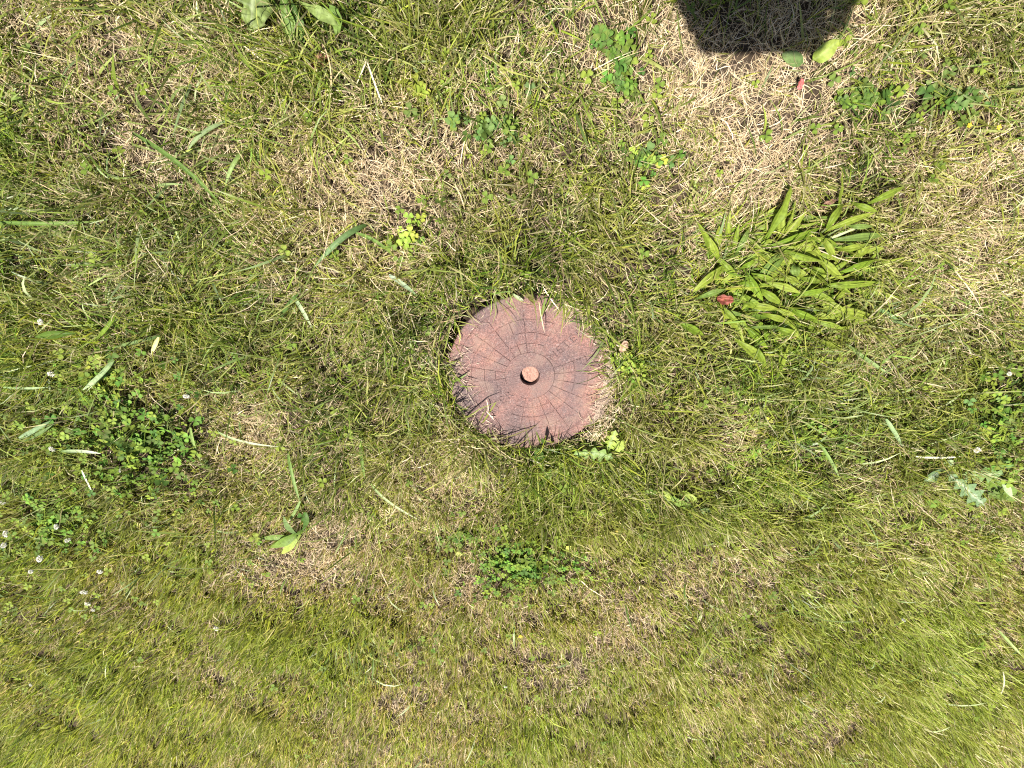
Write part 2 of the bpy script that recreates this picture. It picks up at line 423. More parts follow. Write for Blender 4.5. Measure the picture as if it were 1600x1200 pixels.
# broad soft blades of coarser grass among them
x, y = scatter(9000)
k = tuft_ok(x, y) & (rng.random(len(x)) < np.clip(.03 + .42 * blobs(x, y, LONG), 0, .55))
x, y = x[k], y[k]; n = len(x)
c = pal([(.06, .105, .014), (.10, .155, .02), (.17, .22, .03), (.13, .18, .07), (.20, .26, .11), (.30, .34, .18)], n, .18)
az = 6.283 * N5(x, y, .3) + rng.normal(0, 1.0, n)
me = strips('coarse_grass', np.stack([x, y, H(x, y)], -1), az, rng.gamma(10, .0075, n), rng.uniform(.0034, .0062, n), rng.uniform(.3, .9, n), rng.normal(.9, .35, n),
            rng.normal(0, .4, n), c * .9, c * 1.25, 4, prof=np.array([.7, 1., .95, .65, 0.]))
tag(obj('coarse_grass', me, M_GRASS), 'broad coarse blades scattered in the taller grass', 'grass', None, 'stuff')

# rim tufts that hang over the lid
def rim(n, a0, a1, off0, off1, Lm, inward, cols, name, label, th=(.7, 1.25)):
    a = np.radians(rng.uniform(a0, a1, n)); r = LR + rng.uniform(off0, off1, n)
    x = LC[0] + r * np.cos(a); y = LC[1] + r * np.sin(a)
    az = a + math.pi + rng.normal(0, .75, n) if inward else rng.uniform(0, 6.283, n)
    c = pal(cols, n, .15)
    z = np.maximum(H(x, y), np.where(r < LR, LZ + .001, -1))
    me = strips(name, np.stack([x, y, z], -1), az, rng.gamma(10, Lm / 10, n), rng.uniform(.0011, .0024, n), rng.uniform(*th, n), rng.uniform(.1, .7, n),
                rng.normal(0, .4, n), c * .85, c * 1.3)
    return me
parts = [(340, 0, 95, .003, .022, .046, True, GREEN + [(.2, .21, .05)], 'overhang', (.5, 1.1)),
         (230, 150, 300, .003, .022, .062, True, GREEN + [(.2, .21, .05)], 'overhang', (.05, .55)),
         (110, 25, 100, .0, .02, .045, True, STRAW, 'overhang', (.8, 1.3))]
for i, (n_, a0, a1, o0, o1, Lm, inw, cols, nm, th) in enumerate(parts):
    me = rim(n_, a0, a1, o0, o1, Lm, inw, cols, nm, '', th)
    tag(obj('overhanging_grass', me, M_STRAW if cols is STRAW else M_GRASS),
        ['green blades bending over the upper rim of the rusty lid', 'grass leaning over the lower and left rim of the lid', 'dry straw hanging over the top rim of the lid'][i],
        'grass', None, 'stuff')

# ------------------------------------------------------------------ the cast iron lid
lid = empty('meter_lid', (LC[0], LC[1], 0))
tag(lid, 'round rusty cast iron meter lid sunk in the lawn', 'manhole cover')
GD = .0018                                            # groove depth
def ring_solid(r0, r1, a0, a1, z0, z1, na, bev=.0007, close=False):
    """a wedge of a ring, with a small chamfer round its top"""
    bm = bmesh.new()
    A = np.linspace(a0, a1, na + 1)
    def loop(r0, r1, da, z):
        o = []
        for a in A:
            f = 1 - 2 * (a - a0) / max(a1 - a0, 1e-6); aa = a + da * f
            o.append(bm.verts.new((r1 * math.cos(aa), r1 * math.sin(aa), z)))
        inn = []
        for a in A:
            f = 1 - 2 * (a - a0) / max(a1 - a0, 1e-6); aa = a + da * f
            inn.append(bm.verts.new((r0 * math.cos(aa), r0 * math.sin(aa), z)))
        return o, inn
    rm = (r0 + r1) / 2
    lo = loop(r0, r1, 0, z0); mi = loop(r0, r1, 0, z1 - bev); to = loop(r0 + bev, r1 - bev, 0 if close else bev / rm, z1)
    for L0, L1 in ((lo, mi), (mi, to)):
        for i in range(na):
            bm.faces.new((L0[0][i], L0[0][i + 1], L1[0][i + 1], L1[0][i]))
            bm.faces.new((L0[1][i + 1], L0[1][i], L1[1][i], L1[1][i + 1]))
        if not close:
            bm.faces.new((L0[1][0], L0[0][0], L1[0][0], L1[1][0]))
            bm.faces.new((L0[0][-1], L0[1][-1], L1[1][-1], L1[0][-1]))
    for i in range(na): bm.faces.new((to[1][i], to[0][i], to[0][i + 1], to[1][i + 1]))
    if close: bmesh.ops.remove_doubles(bm, verts=bm.verts, dist=1e-6)
    return bm_mesh('pad', bm)
HOLE = .0230
obj('plate', ring_solid(HOLE, LR, 0, 2 * math.pi, -.028, LZ - GD, 96, .001, True), M_RUST, lid)
obj('centre_disc', ring_solid(HOLE + .0005, .300 * LR + .0005, 0, 2 * math.pi, LZ - GD - .001, LZ, 72, .0012, True), M_RUST, lid)
obj('hole_lip', ring_solid(HOLE - .0004, HOLE + .0034, 0, 2 * math.pi, LZ - .003, LZ + .0007, 48, .0009, True), M_RUST, lid)
obj('rim', ring_solid(.885 * LR, LR - .0006, 0, 2 * math.pi, LZ - GD - .001, LZ + .0004, 96, .0018, True), M_RUST, lid)
rings = [.300, .418, .552, .712, .885]
GAP = .0021
A0 = 6.0
prng = np.random.default_rng(3)
for k in range(24):
    a0, a1 = A0 + 15 * k, A0 + 15 * (k + 1)
    mid = ((a0 + a1) / 2) % 360
    if 23 < mid < 64 or 203 < mid < 244: continue     # the two bands that carry the lettering
    for q in range(4):
        g0, g1 = prng.uniform(.0001, .0011, 2)
        r0, r1 = rings[q] * LR + (g0 if q else .0006), rings[q + 1] * LR - g1
        rm = (r0 + r1) / 2
        da = prng.uniform(.0003, .0012) / rm
        zt = LZ - .0012 * prng.random() ** 2 - .0005 * (q == 3)
        obj('raised_pad', ring_solid(r0, r1, R(a0) + da, R(a1) - da, LZ - GD - .001, zt, 4, .0006), M_RUST, lid)
for s in (0, 180):                                    # worn sunken bands with raised letters
    obj('letter_band', ring_solid(.300 * LR + GAP, .885 * LR - GAP, R(21 + s) + .02, R(66 + s) - .02, LZ - GD - .001, LZ - .0015, 12, .0006), M_RUST, lid)
def letter(ch, r, s, size):
    cu = bpy.data.curves.new('letter', 'FONT'); cu.body = ch; cu.size = size; cu.align_x = 'CENTER'; cu.extrude = .0014; cu.bevel_depth = .0002; cu.resolution_u = 3
    cu.offset = 0.0
    tmp = bpy.data.objects.new('letter', cu); COL.objects.link(tmp)
    dg = bpy.context.evaluated_depsgraph_get(); me = bpy.data.meshes.new_from_object(tmp.evaluated_get(dg))
    bpy.data.objects.remove(tmp)
    o = obj('letter', me, M_RUST, lid)
    a = R(43.5)
    c = np.array([math.cos(a), math.sin(a)]) * r; nrm = np.array([math.sin(a), -math.cos(a)]) * size * .36
    o.location = (c[0] + nrm[0], c[1] + nrm[1], LZ - .0015); o.rotation_euler = (0, 0, a)
for i, ch in enumerate('METER'): letter(ch, LR * (.365 + .105 * i), 1, .0265)
for i, ch in enumerate('WATER'): letter(ch, -LR * (.80 - .108 * i), 0, .0265)
# floor of the pick hole with crumbs of soil
bm = bmesh.new(); ng = 14
for i in range(ng + 1):
    r = (HOLE - .0013) * i / ng
    for j in range(28):
        a = 2 * math.pi * j / 28; xx, yy = r * math.cos(a), r * math.sin(a)
        zz = LZ - (.0150 if i < ng else .024) + .001 * (1 - (i / ng) ** 2) + .005 * (N3(xx, yy, .007) - .5) + .0075 * max(0, (xx + yy) / HOLE / 1.414)
        bm.verts.new((xx, yy, zz))
bm.verts.ensure_lookup_table()
for i in range(ng):
    for j in range(28):
        v = [bm.verts[i * 28 + j], bm.verts[i * 28 + (j + 1) % 28], bm.verts[(i + 1) * 28 + (j + 1) % 28], bm.verts[(i + 1) * 28 + j]]
        try: bm.faces.new(v[::-1])
        except ValueError: pass
bmesh.ops.remove_doubles(bm, verts=bm.verts, dist=1e-5)
bmesh.ops.recalc_face_normals(bm, faces=bm.faces)
obj('hole_bottom', ring_solid(.0001, HOLE + .004, 0, 2 * math.pi, -.034, -.0285, 24, .0003, True), M_RUST, lid)
obj('hole_floor', bm_mesh('hole_floor', bm, True), plain('hole_floor_rust_and_soil', (.22, .125, .095), .9, .2, .35, 300), lid)

# dried mud and chaff on the lid's right hand rim
def crumbs(n, ang, rad, name, label, zz):
    a = np.radians(rng.normal(*ang, n)); r = LR * rng.normal(*rad, n)
    x, y = LC[0] + r * np.cos(a), LC[1] + r * np.sin(a); k = r < LR * 1.08; x, y, r = x[k], y[k], r[k]; n = len(x)
    c = pal([(.42, .33, .24), (.50, .40, .30), (.33, .24, .18), (.25, .18, .14)], n)
    me = strips(name, np.stack([x, y, np.where(r < LR, LZ, .004) + rng.uniform(.0004, zz, n)], -1), rng.uniform(0, 6.283, n), rng.gamma(4, .0040, n),
                rng.uniform(.0008, .0022, n), rng.uniform(1.35, 1.6, n), rng.normal(0, .12, n), rng.normal(0, .9, n), c, c)
    return tag(obj(name, me, M_STRAW), label, 'chaff', None, 'stuff')
nr, na_ = 9, 70
GA = np.radians(np.linspace(-42, 34, na_)); G = np.zeros((nr, na_, 3)); K_ = np.zeros((nr, na_, 3))
for j_, a_ in enumerate(GA):
    fade = math.sin(math.pi * j_ / (na_ - 1)) ** .5
    inner = 1.03 - (.03 + .075 * fade * (.35 + .9 * N2(a_ * .18, .3, .03)))
    for i_ in range(nr):
        t_ = i_ / (nr - 1); r_ = LR * (inner + (1.035 - inner) * t_)
        xx, yy = LC[0] + r_ * math.cos(a_), LC[1] + r_ * math.sin(a_)
        G[i_, j_] = (xx, yy, LZ + (-.0006 if i_ == 0 else .0003 + .0070 * fade * N3(xx, yy, .006) * N4(xx, yy, .003) * t_ ** .5))
me = grid_mesh('dried_mud', G)
tag(obj('dried_mud', me, M_DEBRIS), 'pale grey crust of dried mud on the right rim of the lid', 'mud')
crumbs(560, (-10, 15), (.975, .05), 'dry_chaff', 'bleached chaff gathered on the right rim of the lid', .0035)
crumbs(130, (190, 28), (.9, .09), 'dry_chaff', 'thin chaff strewn over the left part of the lid', .002)
x0, y0, m0 = PV(926, 652)
n = 750; x = x0 + rng.normal(0, 15 * m0, n); y = y0 + rng.normal(0, 17 * m0, n); pd, pa = polar(x, y); k = pd > .004; x, y = x[k], y[k]; n = len(x)
c = pal(STRAW, n) * .8
me = strips('straw_clump', np.stack([x, y, H(x, y) + rng.uniform(.004, .028, n)], -1), rng.uniform(0, 6.283, n), rng.gamma(6, .005, n), rng.uniform(.001, .002, n),
            rng.uniform(1.2, 1.75, n), rng.normal(0, .4, n), rng.normal(0, 1.2, n), c, c)
tag(obj('straw_clump', me, M_STRAW), 'clump of bleached straw at the lower right edge of the lid', 'straw', None, 'stuff')

# ------------------------------------------------------------------ ribbon leaves
def bez(pts, n):
    pts = [np.array(p, float) for p in pts]
    t = np.linspace(0, 1, n)[:, None]
    if len(pts) == 2: return pts[0] * (1 - t) + pts[1] * t
    if len(pts) == 3: return pts[0] * (1 - t) ** 2 + 2 * pts[1] * t * (1 - t) + pts[2] * t ** 2
    return pts[0] * (1 - t) ** 3 + 3 * pts[1] * t * (1 - t) ** 2 + 3 * pts[2] * t ** 2 * (1 - t) + pts[3] * t ** 3
def profile(kind, t, r):
    if kind == 'strap': return np.minimum(1, .55 + 2.2 * t) * np.clip((1 - t) * 3.2, 0.02, 1) ** .8
    if kind == 'lance': return np.maximum(.16 * (1 - t), np.clip(.12 + 1.7 * t, 0, 1) * np.clip((1 - t) * 2.6, 0, 1) ** .7)
    if kind == 'oval': return np.maximum(.07 * (t < .15), np.sin(math.pi * np.clip((t - .1) / .9, 0, 1) ** .8) ** .6)
    if kind == 'lobed':
        s = np.abs((t * 5.5) % 1 - .5) * 2
        return (.25 + .75 * s) * np.clip(1.3 * t ** .55, .08, 1) * np.clip((1 - t) * 4.5, 0.03, 1) ** .7
    if kind == 'stem': return np.ones_like(t)
def ribbon(pts, width, kind='lance', c0=(.1, .17, .03), c1=None, nl=12, nw=5, fold=.18, rib=0, wave=0.0, roll=0.0, midrib=None, seed=0):
    r = np.random.default_rng(seed)
    C = bez(pts, nl + 1); t = np.linspace(0, 1, nl + 1)
    T = np.gradient(C, axis=0); T /= np.linalg.norm(T, axis=1)[:, None] + 1e-9
    up = np.array([0, 0, 1.]); S = np.cross(T, up); ln = np.linalg.norm(S, axis=1)[:, None]
    S = np.where(ln > 1e-3, S / np.maximum(ln, 1e-3), np.array([1., 0, 0]))
    Nn = np.cross(S, T)
    ro = roll * (.4 + .6 * t)[:, None]
    S, Nn = S * np.cos(ro) + Nn * np.sin(ro), Nn * np.cos(ro) - S * np.sin(ro)
    hw = profile(kind, t, r) * width / 2
    u = np.linspace(-1, 1, nw)
    ph = r.uniform(0, 6.28)
    G = np.zeros((nl + 1, nw, 3)); K = np.zeros((nl + 1, nw, 3))
    c0 = np.array(c0); c1 = np.array(c1 if c1 is not None else c0 * 1.15)
    for j, uu in enumerate(u):
        lift = fold * abs(uu) ** 1.3 * hw + (rib * width * (1 if (j % 2) else -1)) * (hw > width * .1) + wave * width * abs(uu) * np.sin(t * 17 + ph + uu)
        G[:, j] = C + S * (uu * hw)[:, None] + Nn * lift[:, None]
        cc = c0[None] * (1 - t[:, None]) + c1[None] * t[:, None]
        if midrib is not None and abs(uu) < 1e-6: cc = cc * .35 + np.array(midrib)[None] * .65
        elif rib: cc = cc * (1.14 if j % 2 else .78)
        K[:, j] = cc
    return grid_mesh('leaf', G, K)
LCOLS = [((.09, .155, .014), (.16, .23, .022)), ((.11, .17, .018), (.18, .235, .03)), ((.05, .10, .012), (.10, .155, .02)), ((.14, .195, .02), (.225, .27, .04)), ((.09, .15, .03), (.16, .22, .05))]

def arc(b, tp, z0, zm, z1, sag=0.0, r=rng):
    b, tp = np.array(b, float), np.array(tp, float)
    m = (b + tp) / 2 + np.array([-(tp - b)[1], (tp - b)[0]]) * sag
    return [P(*b, z0), P(*m, zm), P(*tp, z1)]

# ribwort plantain: leaves as (base, tip, width) read in the photograph
Zf = lambda q: (1000 + q[0] / 3.53, 260 + q[1] / 3.53)
PL = [((700,360),(835,105),62),((785,385),(860,185),36),((745,425),(1000,335),40),((1040,330),(1120,205),40),((1060,345),(1300,255),36),((1110,400),(1375,372),42),
      ((1285,192),(1462,110),38),((1090,205),(1115,20),40),((1110,590),(1330,510),40),((1045,655),(1335,640),44),((1050,795),(1295,832),60),((680,580),(805,470),56),
      ((830,468),(1005,520),42),((990,505),(1125,625),46),((590,600),(680,745),44),((445,515),(552,625),42),((460,555),(288,695),46),((340,722),(475,678),32),
      ((670,690),(785,765),46),((725,655),(885,700),42),((870,705),(1055,672),36),((590,720),(690,800),38),((610,775),(770,790),40),((535,465),(605,335),32),((515,465),(545,320),28),
      ((560,980),(695,1085),52),((590,890),(705,1005),44),((770,895),(880,935),42),((760,1150),(822,975),30),((850,545),(862,612),50),((970,400),(1085,430),38),((1010,395),(1085,525),44),
      ((230,870),(355,935),44),((930,690),(1075,745),40),((1010,755),(1140,805),40),((620,888),(805,885),20),((1190,205),(1312,250),36),((430,500),(385,390),40),
      ((560,640),(680,660),36),((640,600),(760,640),34),((900,380),(975,345),30),((780,520),(700,600),34),((950,560),(1040,600),32),((700,820),(830,860),36),((840,790),(985,850),38),
      ((980,860),(1130,900),34),((1000,960),(1110,1010),30),((560,820),(470,800),26),((640,1000),(700,1120),34),((820,860),(900,960),32),((690,900),(700,960),40),((450,760),(560,870),30),
      ((1110,450),(1250,430),34),((1160,330),(1290,330),30),((900,620),(1010,640),34),((800,610),(880,640),34),((560,560),(640,520),32),((660,440),(720,400),30),((880,470),(960,420),32)]
x0, y0, _ = PV(1190, 450)
pl = empty('plantain_plant', (x0, y0, 0))
tag(pl, 'big ribwort plantain with long ribbed bright green leaves, right of the lid', 'plantain')
inv = Matrix.Translation((-x0, -y0, 0))
prg = np.random.default_rng(21)
def plant_leaf(parent, me, m=M_LEAF, name='leaf'):
    o = obj(name, me, m, parent); o.matrix_parent_inverse = Matrix.Translation(-Vector(parent.location)); return o
for i, (b, tp, wd) in enumerate(PL):
    c = LCOLS[[1, 3, 0, 1, 3, 4][i % 6]]
    b2, t2 = Zf(b), Zf(tp)
    b2 = tuple(np.array(b2) - .30 * (np.array(t2) - np.array(b2)))
    Wm = wd / 3.53 * PV(*b2)[2] * .95
    top = prg.uniform(.045, .085)
    pts = arc(b2, t2, prg.uniform(.012, .03), top, prg.uniform(.022, .05), prg.normal(0, .05))
    plant_leaf(pl, ribbon(pts, Wm, 'lance', *c, nl=12, nw=7, fold=prg.uniform(.2, .8), rib=.035, wave=.07 * prg.random(), roll=prg.normal(0, .5), seed=i))
for i in range(235):                                  # under-storey leaves of the same plant
    a = prg.uniform(0, 6.28); rr = math.sqrt(prg.random())
    b = np.array([1228 + 125 * rr * math.cos(a), 440 + 108 * rr * math.sin(a)])
    dirn = np.array([1, .1]) + prg.normal(0, .75, 2); dirn /= np.linalg.norm(dirn)
    hi = int(i % 5 > 2); tp = b + dirn * prg.uniform(30, 60 + 30 * hi)
    c = LCOLS[[2, 0, 2, 3, 1][i % 5]]  # low leaves take the darker greens, shade painted in under the plant
    pts = arc(b, tp, .006, prg.uniform(.012, .03) + .022 * hi, prg.uniform(.008, .03) + .012 * hi, prg.normal(0, .12))
    plant_leaf(pl, ribbon(pts, prg.uniform(6, 11) * .00145, 'lance', *c, nl=9, nw=5, fold=prg.uniform(.2, .7), rib=.03, roll=prg.normal(0, .55), seed=100 + i))

# other broad plants and single leaves -------------------------------------------------
def plant(name, label, cat, leaves, group=None):
    b = leaves[0][0][0]; x0, y0, _ = PV(*b)
    e = empty(name, (x0, y0, 0)); tag(e, label, cat, group)
    for i, (pp, zs, wd, kind, c, kw) in enumerate(leaves):
        pts = [P(q[0], q[1], z) for q, z in zip(pp, zs)]
        me = ribbon(pts, wd * PV(*pp[0])[2], kind, *c, seed=i + len(label), **kw)
        plant_leaf(e, me, kw and M_LEAF or M_LEAF)
    return e
pale = ((.30, .38, .20), (.36, .42, .24)); deep = ((.05, .10, .02), (.08, .14, .03)); mid = ((.10, .17, .035), (.15, .22, .05)); lime = ((.22, .30, .05), (.30, .36, .08)); blue = ((.09, .15, .045), (.15, .21, .075))
plant('dock_plant', 'dock with a wide crumpled pale green leaf at the top edge', 'dock', [
    (((396, -30), (394, 8), (392, 42)), (.05, .075, .03), 52, 'oval', ((.13, .18, .05), (.17, .22, .07)), dict(nl=26, nw=11, fold=-.12, wave=.16, rib=.02, midrib=(.28, .32, .18))),
    (((440, -20), (450, 30), (458, 72)), (.04, .06, .03), 20, 'lance', mid, dict(nl=14, nw=5, wave=.22, fold=.3)),
    (((455, 0), (468, 35), (474, 70)), (.05, .05, .02), 16, 'lance', deep, dict(nl=14, nw=5, wave=.25, fold=.3)),
    (((470, 5), (500, 18), (530, 40)), (.04, .06, .04), 18, 'lance', ((.17, .23, .06), (.2, .26, .08)), dict(nl=14, nw=5, wave=.2, fold=.2)),
    (((512, 5), (528, 25), (526, 55)), (.04, .05, .03), 20, 'oval', mid, dict(nl=12, nw=7, wave=.2)),
    (((415, -10), (425, 12), (432, 26)), (.03, .05, .03), 18, 'oval', mid, dict(nl=10, nw=5, wave=.15))])
plant('dandelion_plant', 'dandelion with jagged pale green leaves just below the lid', 'dandelion', [
    (((890, 712), (925, 702), (958, 716)), (.02, .05, .035), 26, 'lobed', ((.14, .22, .05), (.20, .28, .09)), dict(nl=34, nw=5, fold=.25, wave=.06, midrib=(.3, .38, .2))),
    (((948, 710), (952, 695), (962, 672)), (.02, .04, .03), 22, 'lobed', lime, dict(nl=30, nw=5, fold=.2, midrib=(.3, .38, .2))),
    (((955, 705), (966, 696), (978, 690)), (.02, .035, .03), 18, 'oval', lime, dict(nl=10, nw=5, wave=.1)),
    (((885, 730), (865, 735), (845, 750)), (.02, .035, .02), 18, 'lobed', mid, dict(nl=28, nw=5)),
    (((880, 735), (890, 742), (905, 748)), (.02, .035, .02), 18, 'lobed', ((.17, .24, .04), (.2, .27, .05)), dict(nl=28, nw=5)),
    (((845, 728), (842, 712), (840, 700)), (.01, .03, .03), 16, 'oval', deep, dict(nl=10, nw=5))])
plant('thistle_plant', 'broad blue green leaves with white midribs near the right edge', 'weed', [
    (((1478, 738), (1508, 760), (1538, 790)), (.03, .06, .03), 34, 'lobed', ((.13, .21, .09), (.18, .26, .13)), dict(nl=34, nw=7, fold=.15, midrib=(.5, .55, .42))),
    (((1470, 738), (1458, 742), (1446, 752)), (.03, .06, .045), 24, 'oval', ((.10, .17, .075), (.15, .23, .11)), dict(nl=12, nw=5, fold=.35, midrib=(.42, .5, .36))),
    (((1500, 742), (1530, 741), (1568, 741)), (.03, .055, .04), 32, 'lobed', ((.14, .23, .07), (.18, .27, .1)), dict(nl=30, nw=7, fold=.1, midrib=(.4, .47, .28))),
    (((1475, 725), (1482, 722), (1490, 726)), (.03, .05, .04), 14, 'oval', ((.26, .34, .16), (.3, .38, .2)), dict(nl=9, nw=5)),
    (((1562, 745), (1572, 760), (1582, 778)), (.03, .05, .03), 10, 'lance', pale, dict(nl=9, nw=5)),
    (((1540, 745), (1560, 765), (1590, 780)), (.02, .04, .03), 30, 'oval', mid, dict(nl=12, nw=7, wave=.1))])
plant('weed_sprout', 'small lime leaf pair half in the shade at the top', 'weed', [
    (((1268, 96), (1288, 84), (1311, 62)), (.02, .055, .04), 24, 'oval', ((.21, .28, .05), (.28, .34, .07)), dict(nl=14, nw=7, fold=.2, wave=.04, midrib=(.3, .36, .12))),
    (((1258, 100), (1240, 92), (1222, 84)), (.02, .03, .02), 20, 'oval', blue, dict(nl=10, nw=5))])
plant('weed_sprout', 'tuft of broad blades left of centre near the bottom dry patch', 'weed', [
    (((473, 828), (450, 846), (422, 856)), (.02, .05, .03), 15, 'lance', ((.09, .16, .025), (.15, .22, .04)), dict(nl=12, nw=5)),
    (((472, 832), (455, 852), (440, 866)), (.02, .045, .02), 12, 'lance', lime, dict(nl=12, nw=5)),
    (((468, 836), (450, 832), (443, 806)), (.02, .05, .05), 10, 'lance', blue, dict(nl=12, nw=5)),
    (((466, 838), (436, 838), (402, 842)), (.02, .04, .02), 10, 'lance', mid, dict(nl=12, nw=5)),
    (((472, 830), (482, 815), (478, 800)), (.02, .04, .03), 9, 'lance', deep, dict(nl=12, nw=5))])
plant('weed_sprout', 'spray of green blades low right of the lid', 'weed', [
    (((1040, 775), (1060, 785), (1092, 800)), (.02, .05, .03), 12, 'strap', ((.11, .19, .03), (.18, .25, .05)), dict(nl=12, nw=3)),
    (((1060, 770), (1078, 790), (1090, 822)), (.02, .05, .03), 10, 'strap', mid, dict(nl=12, nw=3)),
    (((1088, 800), (1100, 798), (1114, 797)), (.03, .045, .03), 12, 'lance', blue, dict(nl=10, nw=5)),
    (((1032, 770), (1044, 768), (1046, 785)), (.02, .05, .03), 9, 'strap', lime, dict(nl=12, nw=3)),
    (((1014, 788), (1012, 805), (1010, 816)), (.02, .04, .02), 10, 'lance', deep, dict(nl=10, nw=5)),
    (((1040, 780), (1042, 800), (1041, 824)), (.02, .04, .02), 8, 'strap', mid, dict(nl=10, nw=3)),
    (((1010, 812), (1006, 822), (996, 838)), (.02, .03, .02), 7, 'strap', mid, dict(nl=10, nw=3)),
    (((1066, 768), (1082, 776), (1090, 786)), (.02, .05, .04), 9, 'strap', lime, dict(nl=10, nw=3)),
    (((1025, 772), (1015, 764), (1008, 772)), (.02, .05, .03), 9, 'strap', mid, dict(nl=10, nw=3))])

def blade(label, px, zs, wd, c, kind='strap', name='grass_blade', cat='grass blade', m=M_LEAF, **kw):
    pts = [P(q[0], q[1], z) for q, z in zip(px, zs)]
    kw.setdefault('nl', 14); kw.setdefault('nw', 5); kw.setdefault('fold', .5)
    me = ribbon(pts, wd * (.72 if kind == 'strap' else .9) * PV(*px[0])[2], kind, *c, seed=int(px[0][0]), **kw)
    tag(obj(name, me, m), label, cat)
bl = blade
bl('broad dark green blade bent over above left of the lid', ((572, 352), (535, 362), (491, 418)), (.03, .075, .05), 11, ((.07, .125, .03), (.16, .24, .11)))
bl('narrow folded blade pointing down right from the bent blade', ((556, 364), (590, 372), (614, 400)), (.04, .06, .03), 7, mid)
bl('silvery blade pointing at the upper left rim of the lid', ((608, 430), (625, 438), (652, 462)), (.03, .045, .03), 9, ((.30, .36, .26), (.18, .25, .12)))
bl('pale blade slanting down left of the lid at mid height', ((458, 462), (472, 480), (488, 513)), (.03, .05, .03), 8, ((.22, .29, .14), (.38, .44, .28)))
bl('dark blade arching up to the pale slanting blade', ((436, 502), (446, 478), (470, 455)), (.02, .05, .03), 8, deep)
bl('long dark blade lying across the upper left dry patch', ((208, 208), (290, 252), (348, 323)), (.03, .07, .03), 10, ((.08, .13, .03), (.11, .18, .035)))
bl('grey green blade right of the upper left dry patch', ((352, 190), (310, 205), (293, 236)), (.03, .05, .03), 8, ((.17, .23, .10), (.22, .28, .13)))
bl('pale green blade below the grey green blade at upper left', ((380, 236), (362, 255), (352, 290)), (.03, .06, .03), 8, ((.15, .22, .05), (.24, .31, .12)))
bl('long flat blade along the left edge at upper third', ((0, 347), (70, 352), (150, 346)), (.04, .05, .03), 8, mid)
bl('pale upright blade beside the left clover patch', ((178, 562), (160, 588), (127, 611)), (.05, .07, .04), 9, ((.17, .25, .09), (.33, .40, .22)))
bl('yellow dead blade piece at the left', ((248, 527), (243, 540), (236, 554)), (.045, .05, .05), 8, ((.58, .52, .22), (.62, .56, .28)), nl=4)
bl('dark green flat leaf near the left edge', ((118, 521), (90, 520), (54, 527)), (.04, .055, .04), 14, ((.06, .11, .015), (.08, .13, .02)), 'lance', 'lance_leaf', 'leaf', nw=7)
bl('green blade sloping down to the dark flat leaf', ((182, 488), (172, 510), (148, 533)), (.03, .06, .03), 8, ((.12, .19, .02), (.16, .23, .03)))
bl('horizontal bluish blade at the left above the clover', ((250, 525), (215, 534), (172, 544)), (.03, .06, .03), 7, blue)
bl('white tipped blade lying over the left clover', ((95, 705), (130, 702), (158, 709)), (.05, .06, .05), 7, ((.12, .19, .05), (.62, .64, .50)))
bl('thin pale blade crossing the left edge grass', ((5, 605), (40, 608), (76, 605)), (.04, .05, .04), 5, ((.2, .28, .12), (.3, .38, .2)))
bl('bluish blade fanning out at the left edge', ((30, 685), (55, 672), (80, 657)), (.03, .06, .04), 9, ((.22, .30, .17), (.16, .24, .1)))
bl('second bluish blade fanning out at the left edge', ((32, 690), (60, 680), (82, 664)), (.03, .05, .04), 7, blue)
bl('long white curving stem right of the left clover', ((337, 672), (365, 692), (436, 698)), (.03, .05, .03), 5, ((.2, .28, .1), (.58, .6, .42)))
bl('pale curved blade below the left clover stem', ((298, 668), (302, 700), (314, 720)), (.05, .055, .03), 7, ((.17, .25, .06), (.26, .33, .12)))
bl('long curved whitish blade below left of the lid', ((580, 756), (596, 782), (656, 813)), (.04, .055, .03), 5.5, ((.16, .23, .06), (.52, .56, .36)))
bl('green blade hanging down above the curved whitish blade', ((563, 700), (566, 722), (570, 748)), (.03, .05, .05), 7, mid)
bl('bent green blade above the broad tuft near the bottom', ((450, 705), (456, 745), (469, 784)), (.03, .06, .05), 7, ((.12, .2, .04), (.2, .28, .1)))
bl('lower half of the bent green blade above the tuft', ((469, 783), (462, 800), (450, 816)), (.05, .04, .02), 6, ((.2, .28, .1), (.16, .24, .08)))
bl('thin white straw lying in the top dry grass', ((574, 98), (584, 128), (599, 166)), (.045, .05, .04), 3.2, ((.62, .55, .42), (.66, .6, .46)), m=M_STRAW)
bl('second white straw forking from the thin white straw', ((572, 96), (566, 112), (556, 134)), (.04, .045, .03), 2.6, ((.56, .48, .34), (.6, .5, .36)), m=M_STRAW)
bl('long tan stem in the grass below the dock', ((505, 70), (526, 110), (512, 175)), (.03, .05, .03), 2.6, ((.45, .36, .2), (.5, .4, .22)), m=M_STRAW)
bl('white straw lying flat near the right edge', ((1431, 713), (1465, 717), (1504, 713)), (.05, .05, .05), 4.5, ((.5, .48, .36), (.56, .54, .42)), m=M_STRAW)
bl('pale straw in front of the left clover', ((128, 735), (136, 752), (146, 772)), (.05, .05, .03), 4, ((.58, .56, .4), (.62, .6, .46)), m=M_STRAW)
bl('long green blade below the plantain', ((1322, 538), (1352, 562), (1388, 584)), (.04, .055, .03), 8, ((.15, .23, .06), (.24, .32, .13)))
bl('short green blade crossing the long blade below the plantain', ((1374, 570), (1386, 560), (1400, 550)), (.03, .05, .04), 6, mid)
bl('grey green blade right of the plantain', ((1365, 478), (1390, 490), (1412, 510)), (.03, .05, .03), 8, ((.10, .17, .05), (.15, .22, .09)))
bl('pale blade on the grass above the white straw', ((1384, 655), (1396, 672), (1410, 698)), (.04, .06, .03), 8, ((.22, .31, .14), (.26, .34, .17)))
